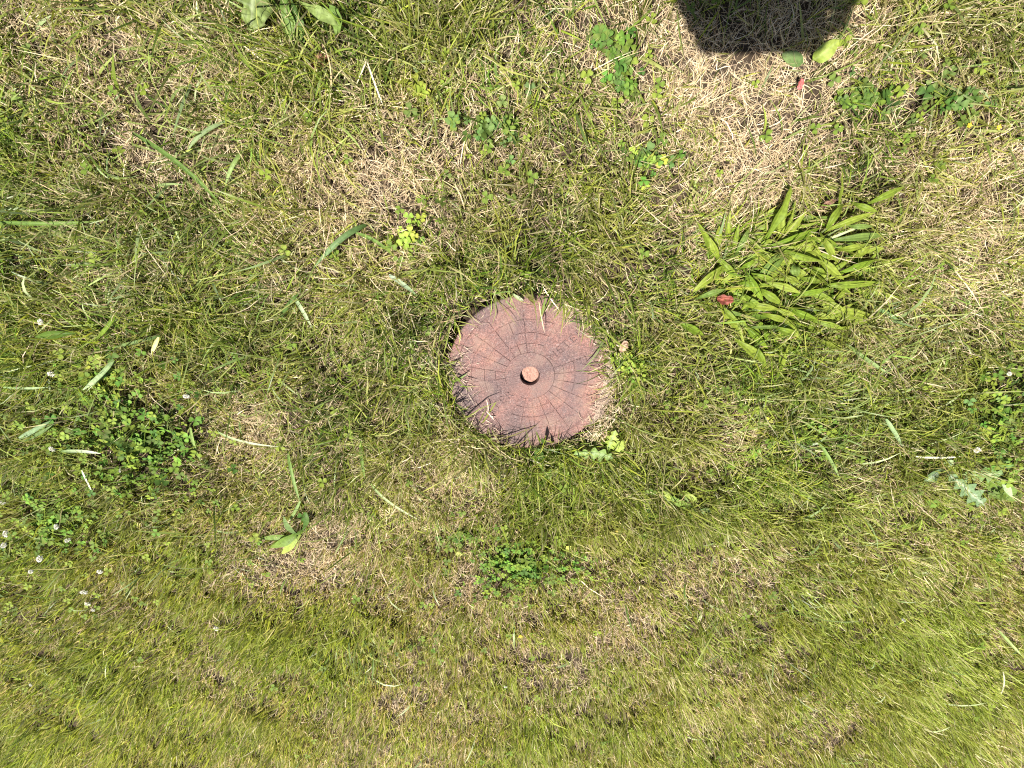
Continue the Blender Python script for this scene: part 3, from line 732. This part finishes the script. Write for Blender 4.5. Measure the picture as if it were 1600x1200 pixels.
bl('straight blade in the bottom right grass', ((1560, 985), (1578, 1005), (1598, 1026)), (.05, .05, .03), 5, ((.2, .28, .08), (.4, .45, .2)))
bl('pale fallen blade in the bottom right grass', ((1456, 1143), (1470, 1143), (1486, 1135)), (.04, .05, .04), 4, ((.3, .36, .16), (.42, .46, .26)))
bl('white bent straw in the bottom right corner', ((1567, 1050), (1572, 1070), (1562, 1088)), (.05, .05, .03), 3, ((.4, .38, .26), (.45, .42, .3)), m=M_STRAW)
bl('thin pale blade below the plantain patch at the right', ((1280, 692), (1300, 720), (1312, 748)), (.05, .06, .03), 6, ((.15, .23, .06), (.25, .33, .12)))
bl('pale straw on the lower left face of the lid', ((760, 625), (764, 636), (762, 646)), (.02, .03, .016), 1.8, ((.6, .48, .36), (.62, .5, .38)), m=M_STRAW, nw=3)
bl('two toned straw bent on the lid near its lower rim', ((760, 643), (768, 650), (773, 658)), (.018, .026, .016), 2, ((.58, .44, .34), (.62, .5, .4)), m=M_STRAW, nw=3)
bl('long pale straw hanging over the top of the lid', ((842, 472), (846, 500), (851, 520)), (.05, .045, .02), 2, ((.5, .45, .2), (.62, .52, .36)), m=M_STRAW, nw=3)
bl('wide green blade bent over the top rim of the lid', ((852, 466), (849, 480), (843, 506)), (.05, .05, .03), 4.5, ((.12, .17, .03), (.15, .19, .05)), nw=3)
bl('brown green leaf tip touching the top rim of the lid', ((822, 455), (828, 464), (835, 475)), (.03, .04, .025), 8, ((.12, .12, .03), (.10, .08, .03)), 'lance')
bl('small whitish leaf at the top rim of the lid', ((800, 458), (808, 465), (818, 470)), (.02, .03, .02), 7, ((.25, .33, .15), (.42, .46, .3)), 'lance')
bl('short upright leaf casting a dark shadow on the lower rim', ((852, 694), (849, 690), (846, 684)), (.01, .04, .055), 7, deep, 'lance')

# withered leaves --------------------------------------------------------------------
def dead(label, cx, cy, size, cols, seed, z=.04, asp=.6, rot=0.0, name='withered_leaf', cat='leaf'):
    r = np.random.default_rng(seed); m = PV(cx, cy)[2]; n, k = 13, 9
    u, v = np.meshgrid(np.linspace(-1, 1, n), np.linspace(-1, 1, k), indexing='ij')
    s = np.sqrt(np.maximum(0, 1 - np.abs(u) ** 2.0)) * .95 + .05
    xx = u * size * m / 2; yy = v * s * size * m * asp / 2 * (1 + .14 * np.sin(u * 9 + seed))
    nz = Noise(seed)
    zz = z + size * m * (.38 * (nz(u, v, .55) - .5) + .25 * (nz(u + 9, v, .28) - .5) + .12 * v * v)
    c, q = math.cos(rot), math.sin(rot); o = P(cx, cy, z)
    G = np.stack([o[0] + xx * c - yy * q, o[1] + xx * q + yy * c, zz], -1)
    f = nz(u + 3, v, .3)[..., None]
    K = np.array(cols[0]) * f + np.array(cols[1]) * (1 - f)
    tag(obj(name, grid_mesh('leaf', G, K), M_DEADLEAF), label, cat)
dead('crumpled red dead leaf at the left foot of the plantain', 1133, 468, 26, ((.24, .07, .045), (.14, .04, .028)), 5, .045, .55, -.15)
dead('tiny pink red petal below the shadow at the top', 1250, 132, 16, ((.42, .11, .10), (.30, .08, .07)), 6, .045, .55, 1.35)
dead('beige dry leaf scrap right of the lid', 974, 541, 20, ((.42, .28, .20), (.32, .2, .14)), 7, .04, .55, 1.2)
dead('brown dead leaf among the top left blades', 500, 95, 30, ((.22, .10, .06), (.14, .07, .04)), 8, .02, .5, .8)
dead('brown curled leaf in the upper plantain', 1292, 318, 22, ((.16, .09, .06), (.22, .12, .08)), 9, .03, .4, .5)
dead('small yellow leaf by the lower clover patch', 888, 856, 11, ((.34, .35, .07), (.28, .3, .06)), 10, .04, .7, .6)
dead('small yellow leaf left of the lower clover patch', 717, 865, 11, ((.32, .32, .09), (.26, .27, .08)), 11, .04, .8, 0)
dead('small orange yellow leaf below the dandelion', 966, 828, 11, ((.38, .3, .05), (.3, .25, .05)), 12, .04, .6, .4)

# ------------------------------------------------------------------ clover
def clover_mesh(seed, size, cols, petiole):
    """three heart shaped leaflets, a pale chevron on each, and a thin stalk"""
    r = np.random.default_rng(seed); Vs, Ls, Ts, Cs = [], [], [], []
    c0, c1 = np.array(cols[0]), np.array(cols[1]); base = 0
    for q in range(3):
        a = q * 2.094 + r.normal(0, .12); ln = size * r.uniform(.9, 1.1); wdt = ln * r.uniform(.42, .5); lift = r.uniform(.05, .35); foldu = r.uniform(.1, .5)
        rows = [(0.02, .10), (.25, .55), (.55, .95), (.8, .98), (.97, .62)]
        for t, ww in rows:
            for u in (-1, 0, 1):
                notch = -.07 * ln if (u == 0 and t > .9) else 0
                l_, s_ = t * ln + notch, u * ww * wdt
                z = lift * l_ * (1 - .5 * t) + foldu * abs(s_) * .6
                Vs.append((l_ * math.cos(a) - s_ * math.sin(a), l_ * math.sin(a) + s_ * math.cos(a), z))
                chev = 1.35 if (.5 < t < .6) else 1.0
                Cs.append((c0 * (1 - t) + c1 * t) * chev * r.uniform(.92, 1.08))
        for i in range(4):
            for j in range(2):
                p = base + i * 3 + j; Ls += [p, p + 3, p + 4, p + 1]; Ts.append(4)
        base += 15
    for k in range(3):
        aa = k * 2.094; Vs.append((.0006 * math.cos(aa), .0006 * math.sin(aa), 0)); Vs.append((.0008 * math.cos(aa) + .004, .0008 * math.sin(aa), -petiole)); Cs += [c1, c1]
    for k in range(3):
        a_, b_ = base + 2 * k, base + 2 * ((k + 1) % 3); Ls += [a_, b_, b_ + 1, a_ + 1]; Ts.append(4)
    Ts = np.array(Ts); return raw_mesh('leaf', np.array(Vs), Ls, np.concatenate([[0], np.cumsum(Ts)[:-1]]), Ts, np.array(Cs))
CG = [((.065, .125, .018), (.10, .165, .024)), ((.095, .155, .020), (.15, .215, .030)), ((.048, .088, .016), (.08, .13, .025)), ((.17, .23, .030), (.24, .29, .045)), ((.065, .11, .028), (.11, .16, .045))]
BANK = {}
for ci in range(5):
    for sz in (.008, .0105, .013):
        BANK[ci, sz] = [clover_mesh(ci * 50 + int(sz * 1e4) + s, sz, CG[ci], .04) for s in range(3)]
for b in BANK.values():
    for me in b: me.materials.append(M_CLOVER)
crng = np.random.default_rng(5)
def clover(label, cx, cy, rx, ry, n, cols, sizes, zr=(.010, .036), cat='clover', name='clover_patch', shape=.75):
    X0, Y0, _ = PV(cx, cy); e = empty(name, (float(X0), float(Y0), 0)); tag(e, label, cat)
    for i in range(n):
        a = crng.uniform(0, 6.283); r = abs(crng.normal(0, .62)) ** shape * (.8 + .35 * math.sin(3 * a + cx))
        px, py = cx + 1.18 * rx * r * math.cos(a), cy + 1.18 * ry * r * math.sin(a)
        z = crng.uniform(*zr); p = P(px, py, z)
        if math.hypot(p[0] - LC[0], p[1] - LC[1]) < LR: continue
        me = BANK[cols[crng.integers(len(cols))], sizes[crng.integers(len(sizes))]][crng.integers(3)]
        o = bpy.data.objects.new('leaf', me); link(o, e)
        o.location = (p[0] - X0, p[1] - Y0, p[2])
        o.rotation_euler = (crng.normal(0, .42), crng.normal(0, .42), crng.uniform(0, 6.283))
        s = crng.uniform(.7, 1.2); o.scale = (s, s, s)
S, Mm, Lg = .008, .0105, .013
clover('wide dense clover patch at the left with white flowers', 200, 700, 185, 125, 300, (0, 1, 1, 2, 0, 2), (Mm, Lg, Mm, Lg), (.022, .05))
clover('clover patch in the lower left corner around the white flowers', 75, 815, 105, 75, 190, (0, 1, 2, 1), (Mm, Lg, Mm), (.016, .042))
clover('dense dark patch of small leaves below the lid', 812, 885, 92, 42, 300, (0, 2, 1, 0), (S, S, Mm), (.02, .045))
clover('small leafy patch left of the dense dark patch', 712, 838, 45, 22, 60, (0, 2, 4), (S, S, Mm))
clover('dark clover clump left of the shadow at the top', 965, 75, 42, 34, 34, (2, 4, 2, 0), (Lg, Mm, Lg))
clover('dark clover below the top clump, left of the dry patch', 978, 132, 24, 22, 20, (2, 4, 0), (Lg, Mm))
clover('bluish clover clump high above the lid', 765, 195, 48, 42, 40, (2, 4, 4), (Lg, Mm))
clover('clover clump between the lid and the dry patch above right', 1015, 250, 48, 34, 40, (2, 0, 4, 3), (Lg, Mm))
clover('clover strung out right of the top dry patch', 1360, 150, 62, 34, 42, (4, 2, 0), (Lg, Mm))
clover('clover clump at the upper right edge', 1490, 150, 60, 36, 34, (4, 2), (Lg, Mm))
clover('tall clover stand on the right edge', 1568, 655, 42, 95, 150, (0, 1, 1, 4), (Lg, Mm, Lg), (.03, .06))
clover('lime clover between the plantain and the lower grass', 1245, 672, 62, 34, 60, (3, 1, 1), (Mm, Lg))
clover('lime ground ivy leaves above left of the lid', 640, 372, 26, 34, 22, (3, 3, 1), (Lg, Mm), cat='ground ivy')
clover('lime leaves right of the lid under the grass', 985, 560, 30, 40, 34, (3, 1), (Lg, Mm))
clover('yellow green leaf cluster below right of the lid', 925, 800, 34, 10, 20, (3, 3, 1), (Lg, Mm))
clover('lime leaf cluster in the grass at upper middle', 655, 140, 22, 18, 14, (3, 3), (Lg,))
clover('dark leaves at the bottom of the picture', 640, 1010, 70, 26, 50, (0, 2), (S, Mm))
clover('small leaves in the grass at the lower right', 1490, 760, 60, 40, 50, (1, 3, 0), (Mm, Lg))
clover('clover under the left edge grass above the wide patch', 150, 590, 70, 40, 70, (0, 1, 3), (Mm, Lg))
# single clover leaves dotted about: too many and small to pick apart
n = 700
x, y = scatter(24000); k = tuft_ok(x, y) & (rng.random(len(x)) < .02 + .5 * blobs(x, y, [(160, 690, 160, .9), (70, 850, 110, .6), (1560, 670, 80, 1.), (810, 880, 90, .7), (1240, 680, 90, .5), (980, 110, 60, .5), (770, 200, 60, .5), (1420, 170, 100, .4), (1500, 760, 90, .5), (980, 570, 60, .4), (640, 370, 50, .3)])); x, y = x[k], y[k]
Vs, Ls, Ts, Cs, bi = [], [], [], [], 0
for xx, yy in zip(x, y):
    me = BANK[[0, 1, 1, 2, 0][rng.integers(5)], [S, Mm, Lg][rng.integers(3)]][rng.integers(3)]
    v = np.empty(len(me.vertices) * 3, np.float32); me.vertices.foreach_get('co', v); v = v.reshape(-1, 3)
    Mx = np.array(Matrix.Rotation(rng.normal(0, .4), 3, 'X') @ Matrix.Rotation(rng.uniform(0, 6.28), 3, 'Z'))
    c = np.empty(len(v) * 4, np.float32); me.attributes['col'].data.foreach_get('color', c)
    lp = np.empty(len(me.loops), np.int32); me.loops.foreach_get('vertex_index', lp)
    Vs.append(v @ Mx.T + [xx, yy, H(xx, yy) + rng.uniform(.016, .042)]); Cs.append(c.reshape(-1, 4)[:, :3]); Ls.append(lp + bi); Ts.append(np.full(len(lp) // 4, 4)); bi += len(v)
Ts = np.concatenate(Ts)
me = raw_mesh('scattered_leaves', np.concatenate(Vs), np.concatenate(Ls), np.arange(len(Ts)) * 4, Ts, np.concatenate(Cs))
tag(obj('scattered_clover', me, M_CLOVER), 'single clover leaves dotted all through the lawn', 'clover', None, 'stuff')

# white clover flower heads -----------------------------------------------------------
def flower_mesh(seed, rad):
    r = np.random.default_rng(seed); n = 46
    i = np.arange(n) + .5; ph = np.arccos(1 - 1.55 * i / n); th = i * 2.39996
    D = np.stack([np.sin(ph) * np.cos(th), np.sin(ph) * np.sin(th), np.cos(ph)], -1) + r.normal(0, .1, (n, 3))
    D /= np.linalg.norm(D, axis=1)[:, None]
    V, C = [], []
    for d in D:
        s = np.cross(d, [0, 0, 1.]); s /= np.linalg.norm(s) + 1e-6; t = np.cross(s, d)
        ln = rad * r.uniform(.85, 1.15); wv = rad * .2
        V += [d * ln * .3, d * ln * .75 + s * wv, d * ln * .8 + t * wv * .9, d * ln * .75 - s * wv, d * ln + t * wv * .2]
        k = .5 + .5 * max(0, d[2]); b = np.array([.62, .59, .53]) * r.uniform(.85, 1.1)
        C += [(.6, .6, .42), b * .95, b, b * .95, b * 1.08]
    V = np.array(V); V[:, 2] *= .8
    lp = (np.arange(n)[:, None] * 5 + np.array([0, 1, 2, 0, 2, 3, 1, 4, 2, 2, 4, 3])).ravel()
    k = len(lp) // 3
    return raw_mesh('florets', V, lp, np.arange(k) * 3, np.full(k, 3), np.array(C), False)
FL = [flower_mesh(s, .0076) for s in range(4)]
for me in FL: me.materials.append(M_PETAL)
stem = ribbon([(0, 0, -.055), (.002, .001, -.03), (0, 0, 0)], .0016, 'stem', (.12, .2, .05), nl=5, nw=3, fold=1.2); stem.materials.append(M_LEAF)
FLOWERS = [((63, 503), 'pale clover flower by the dark flat leaf at the left', .9), ((80, 584), 'white clover flower alone in the left grass', 1.05), ((82, 701), 'white clover flower beside the white tipped blade', 1.1),
           ((291, 619), 'small white clover flower right of the wide clover patch', .85), ((188, 735), 'small whitish clover flower at the foot of the wide patch', .7), ((9, 834), 'big white clover flower at the left edge, upper of two', 1.15),
           ((6, 852), 'white clover flower at the left edge, lower of two', 1.0), ((62, 873), 'bright white clover flower in the middle of the lower left group', 1.2), ((106, 844), 'white clover flower topmost right of the lower left group', 1.05),
           ((88, 823), 'white clover flower topmost of the lower left group', .95), ((48, 893), 'pinkish fading clover flower in the lower left group', .8), ((156, 893), 'white clover flower rightmost of the lower left group', 1.0),
           ((131, 925), 'bright white clover flower, upper of the lowest pair', 1.1), ((137, 943), 'white clover flower, lower of the lowest pair', 1.0), ((146, 953), 'ragged white flower touching the lowest pair', .7),
           ((338, 982), 'lone white clover flower in the bottom grass, left of centre', .9), ((4, 785), 'white clover flower half out at the left edge', .9), ((1527, 703), 'white clover flower on the right beside the broad leaves', 1.0),
           ((1577, 584), 'tiny white flower in the right edge clover', .6), ((1412, 969), 'tiny white flower in the lower right grass', .75), ((790, 1073), 'tiny white flower at the bottom middle', .7),
           ((48, 1070), 'small white flower near the bottom left corner', .6)]
for i, (p, lab, s) in enumerate(FLOWERS):
    q = P(p[0], p[1], .046 + .01 * crng.random()); e = empty('clover_flower', (q[0], q[1], 0)); tag(e, lab, 'flower', 'white clover flowers')
    o = bpy.data.objects.new('flower_head', FL[i % 4]); link(o, e); o.location = (0, 0, q[2]); o.scale = (s * crng.uniform(.85, 1.15), s, s * crng.uniform(.7, 1.1)); o.rotation_euler = (crng.normal(0, .5), crng.normal(0, .5), i)
    o = bpy.data.objects.new('stem', stem); link(o, e); o.location = (0, 0, q[2])
# small yellow flowers
def yellow(label, p, s):
    q = P(*p, .045); e = empty('yellow_flower', (q[0], q[1], 0)); tag(e, label, 'flower', 'small yellow flowers')
    G = []; Ls = []; C = []
    for k in range(5):
        a = k * 1.2566
        for t, u in ((.1, 0), (.6, -.35), (1, 0), (.6, .35)):
            G.append((s * (t * math.cos(a) - u * math.sin(a)), s * (t * math.sin(a) + u * math.cos(a)), q[2] + s * .4 * t)); C.append((.75, .5, .03))
        Ls += [4 * k, 4 * k + 1, 4 * k + 2, 4 * k + 3]
    obj('petals', raw_mesh('petals', np.array(G), Ls, np.arange(5) * 4, np.full(5, 4), np.array(C)), M_PETAL, e)
    o = bpy.data.objects.new('stem', stem); link(o, e); o.location = (0, 0, q[2])
yellow('tiny orange yellow flower in the dry grass at the bottom', (813, 994), .006)
yellow('tiny yellow flower in the upper right grass, left of two', (1514, 196), .005)
yellow('tiny yellow flower in the upper right grass, right of two', (1560, 199), .005)

# ------------------------------------------------------------------ the photographer, who stands behind the lens and shades the top of the lawn
CX = .06
xax = Vector((1, 0, 0)); upv = Vector((0, CT, -ST)); back = Vector((0, ST, CT))    # phone axes: width, height, away from the view
pc = Vector((CX, 0, CAM_H)) + back * .0125 + upv * .045
Mp = Matrix((xax, upv, back)).transposed().to_4x4(); Mp.translation = pc
def rbox(sx, sy, sz, b, seg=3):
    bm = bmesh.new(); bmesh.ops.create_cube(bm, size=1); bmesh.ops.scale(bm, vec=(sx, sy, sz), verts=bm.verts)
    bmesh.ops.bevel(bm, geom=bm.edges[:], offset=b, segments=seg, affect='EDGES', profile=.5); return bm_mesh('box', bm, True)
ph = empty('shadow_tablet', pc); ph.matrix_world = Mp  # added in place of a phone, large enough to fill out the cast shadow
tag(ph, 'dark tablet in place of a phone, sized for its shadow, out of view', 'shadow_tablet')
m_case = plain('phone_case', (.02, .022, .025), .45, .5, .1); m_scr = plain('phone_screen', (.01, .01, .012), .1, .6)
bm = bmesh.new(); bmesh.ops.create_cube(bm, size=1); bmesh.ops.scale(bm, vec=(.236, .164, .0085), verts=bm.verts)
bmesh.ops.bevel(bm, geom=[e for e in bm.edges if abs(e.verts[0].co.z - e.verts[1].co.z) > .005], offset=.026, segments=6, affect='EDGES', profile=.5)
obj('case', bm_mesh('case', bm), m_case, ph)
o = obj('screen', rbox(.216, .148, .0012, .0005, 2), m_scr, ph); o.location = (0, 0, .0045)
o = obj('camera_bump', rbox(.034, .036, .002, .0008, 2), m_case, ph); o.location = (-.058, -.040, -.005)
for (lx, ly) in ((-.066, -.032), (-.066, -.048), (-.050, -.040)):
    bm = bmesh.new(); bmesh.ops.create_cone(bm, cap_ends=True, segments=24, radius1=.0062, radius2=.0062, depth=.0014)
    o = obj('lens', bm_mesh('lens', bm), m_scr, ph); o.location = (lx, ly, -.0064)

J, E, RD = [], [], []
def j(p, r, parent=None):
    J.append(tuple(p)); RD.append(r if isinstance(r, tuple) else (r, r))
    if parent is not None: E.append((parent, len(J) - 1))
    return len(J) - 1
PX, PY = CX, .60                                       # where the person stands
pel = j((PX, PY + .02, .92), (.155, .115))
bel = j((PX, PY + .01, 1.06), (.140, .105), pel); chs = j((PX, PY, 1.24), (.165, .115), bel); clv = j((PX, PY - .01, 1.36), (.13, .085), chs)
nck = j((PX, PY - .03, 1.44), .052, clv); hd0 = j((PX, PY - .07, 1.51), (.072, .085), nck); hd1 = j((PX, PY - .095, 1.575), (.078, .092), hd0); hd2 = j((PX, PY - .105, 1.635), (.066, .075), hd1)
nose = j((PX, PY - .215, 1.545), .011, None); E.append((hd1, nose))
for s in (-1, 1):
    ear = j((PX + s * .088, PY - .075, 1.55), (.010, .022), hd0)
    hip = j((PX + s * .095, PY + .02, .86), (.095, .10), pel); kn = j((PX + s * .11, PY + .0, .47), .058, hip); ca = j((PX + s * .115, PY + .03, .33), .056, kn); an = j((PX + s * .12, PY + .03, .09), .038, ca)
    he = j((PX + s * .12, PY + .035, .045), .042, an); to_ = j((PX + s * .135, PY - .11, .035), (.045, .032), he); tt = j((PX + s * .14, PY - .16, .03), (.036, .024), to_)
    sh = j((PX + s * .185, PY, 1.345), .062, clv); el = j((PX + s * .235, PY - .12, 1.10), .045, sh); fa = j((PX + s * .20, PY - .30, 1.115), .041, el)
    wr = j((PX + s * .165, PY - .45, CAM_H + .015), (.026, .030), fa)
    pm = Vector((CX + s * .138, .075, CAM_H + .018)); pa_ = j(pm, (.020, .036), wr)
    Q = lambda a, b, c_: pc + xax * (s * (a + .022)) + upv * (b - .022) + back * c_
    kn1 = j(Q(.112, .010, .030), (.017, .034), pa_)
    ix = j(Q(.098, .036, .026), .0095, kn1); ix = j(Q(.088, .040, .016), .0088, ix); j(Q(.066, .036, .013), .0078, ix)            # index along the top edge
    for q, yv in enumerate((.020, -.001, -.020)):                                                                             # three curled fingers at the end of the phone
        f = j(Q(.112, yv, .020), .0092, kn1); f = j(Q(.106, yv, .004), .0086, f); j(Q(.094, yv - .002, .0035 if q else .0035), .0076, f)
    th = j(Q(.110, -.030, .030), .0115, pa_); th = j(Q(.090, -.036, .022), .0105, th); j(Q(.066, -.030, .015), .0090, th)      # thumb along the lower edge
pe = empty('person', (PX, PY, 0)); tag(pe, 'person in blue shirt and grey trousers holding the tablet over the lawn', 'person')
me = bpy.data.meshes.new('body'); me.from_pydata(J, E, [])
tmp = bpy.data.objects.new('body', me); COL.objects.link(tmp)
md = tmp.modifiers.new('skin', 'SKIN'); md.use_smooth_shade = True
if not me.skin_vertices: bpy.context.view_layer.update()
sv = me.skin_vertices[0].data if me.skin_vertices else None
if sv is None:
    bpy.context.view_layer.objects.active = tmp; bpy.ops.object.modifier_remove(modifier='skin'); bpy.ops.object.modifier_add(type='SKIN'); sv = me.skin_vertices[0].data
for i, r_ in enumerate(RD): sv[i].radius = r_; sv[i].use_root = (i == 0)
tmp.modifiers.new('sub', 'SUBSURF').levels = 2
dg = bpy.context.evaluated_depsgraph_get(); bme = bpy.data.meshes.new_from_object(tmp.evaluated_get(dg)); bpy.data.objects.remove(tmp)
mats = [plain('skin', (.52, .31, .22), .5, .4, .08, 60), plain('blue_shirt', (.06, .12, .26), .85, .2, .15, 200), plain('grey_trousers', (.10, .10, .11), .9, .2, .15, 200), plain('brown_shoes', (.11, .06, .035), .55, .4, .2, 60)]
bme.materials.clear()
for m_ in mats: bme.materials.append(m_)
for p in bme.polygons:
    c = p.center; s = abs(c.x - PX)
    p.material_index = 3 if c.z < .10 else 2 if (c.z < .97 and c.y > .3) else 0 if (c.z > 1.425 or c.y < PY - .40) else 1
    p.use_smooth = True
o = obj('body', bme, None, pe); o.matrix_parent_inverse = Matrix.Translation(-Vector(pe.location))
def ball(name, c, r, m, parent, seg=14, cut=None):
    bm = bmesh.new(); bmesh.ops.create_uvsphere(bm, u_segments=seg, v_segments=seg, radius=1); bmesh.ops.scale(bm, vec=r, verts=bm.verts)
    if cut: bmesh.ops.delete(bm, geom=[v for v in bm.verts if cut(v.co)], context='VERTS')
    o = obj(name, bm_mesh(name, bm, True), m, parent); o.location = Vector(c) - Vector(parent.location); return o
hair = ball('hair', (PX, PY - .075, 1.60), (.095, .118, .115), plain('brown_hair', (.05, .03, .018), .6, .4, .4, 300), pe, 24, lambda v: v.y < -.035 - .25 * (v.z - .03) and v.z < .055 or v.z < -.075)
hair.rotation_euler = (R(18), 0, 0)
m_eye = plain('eye', (.05, .035, .03), .2, .5)
for s in (-1, 1): ball('eye', (PX + s * .031, PY - .178, 1.572), (.012, .008, .008), m_eye, pe)
ball('mouth', (PX, PY - .165, 1.487), (.024, .010, .007), plain('lips', (.42, .16, .14), .5, .4), pe)
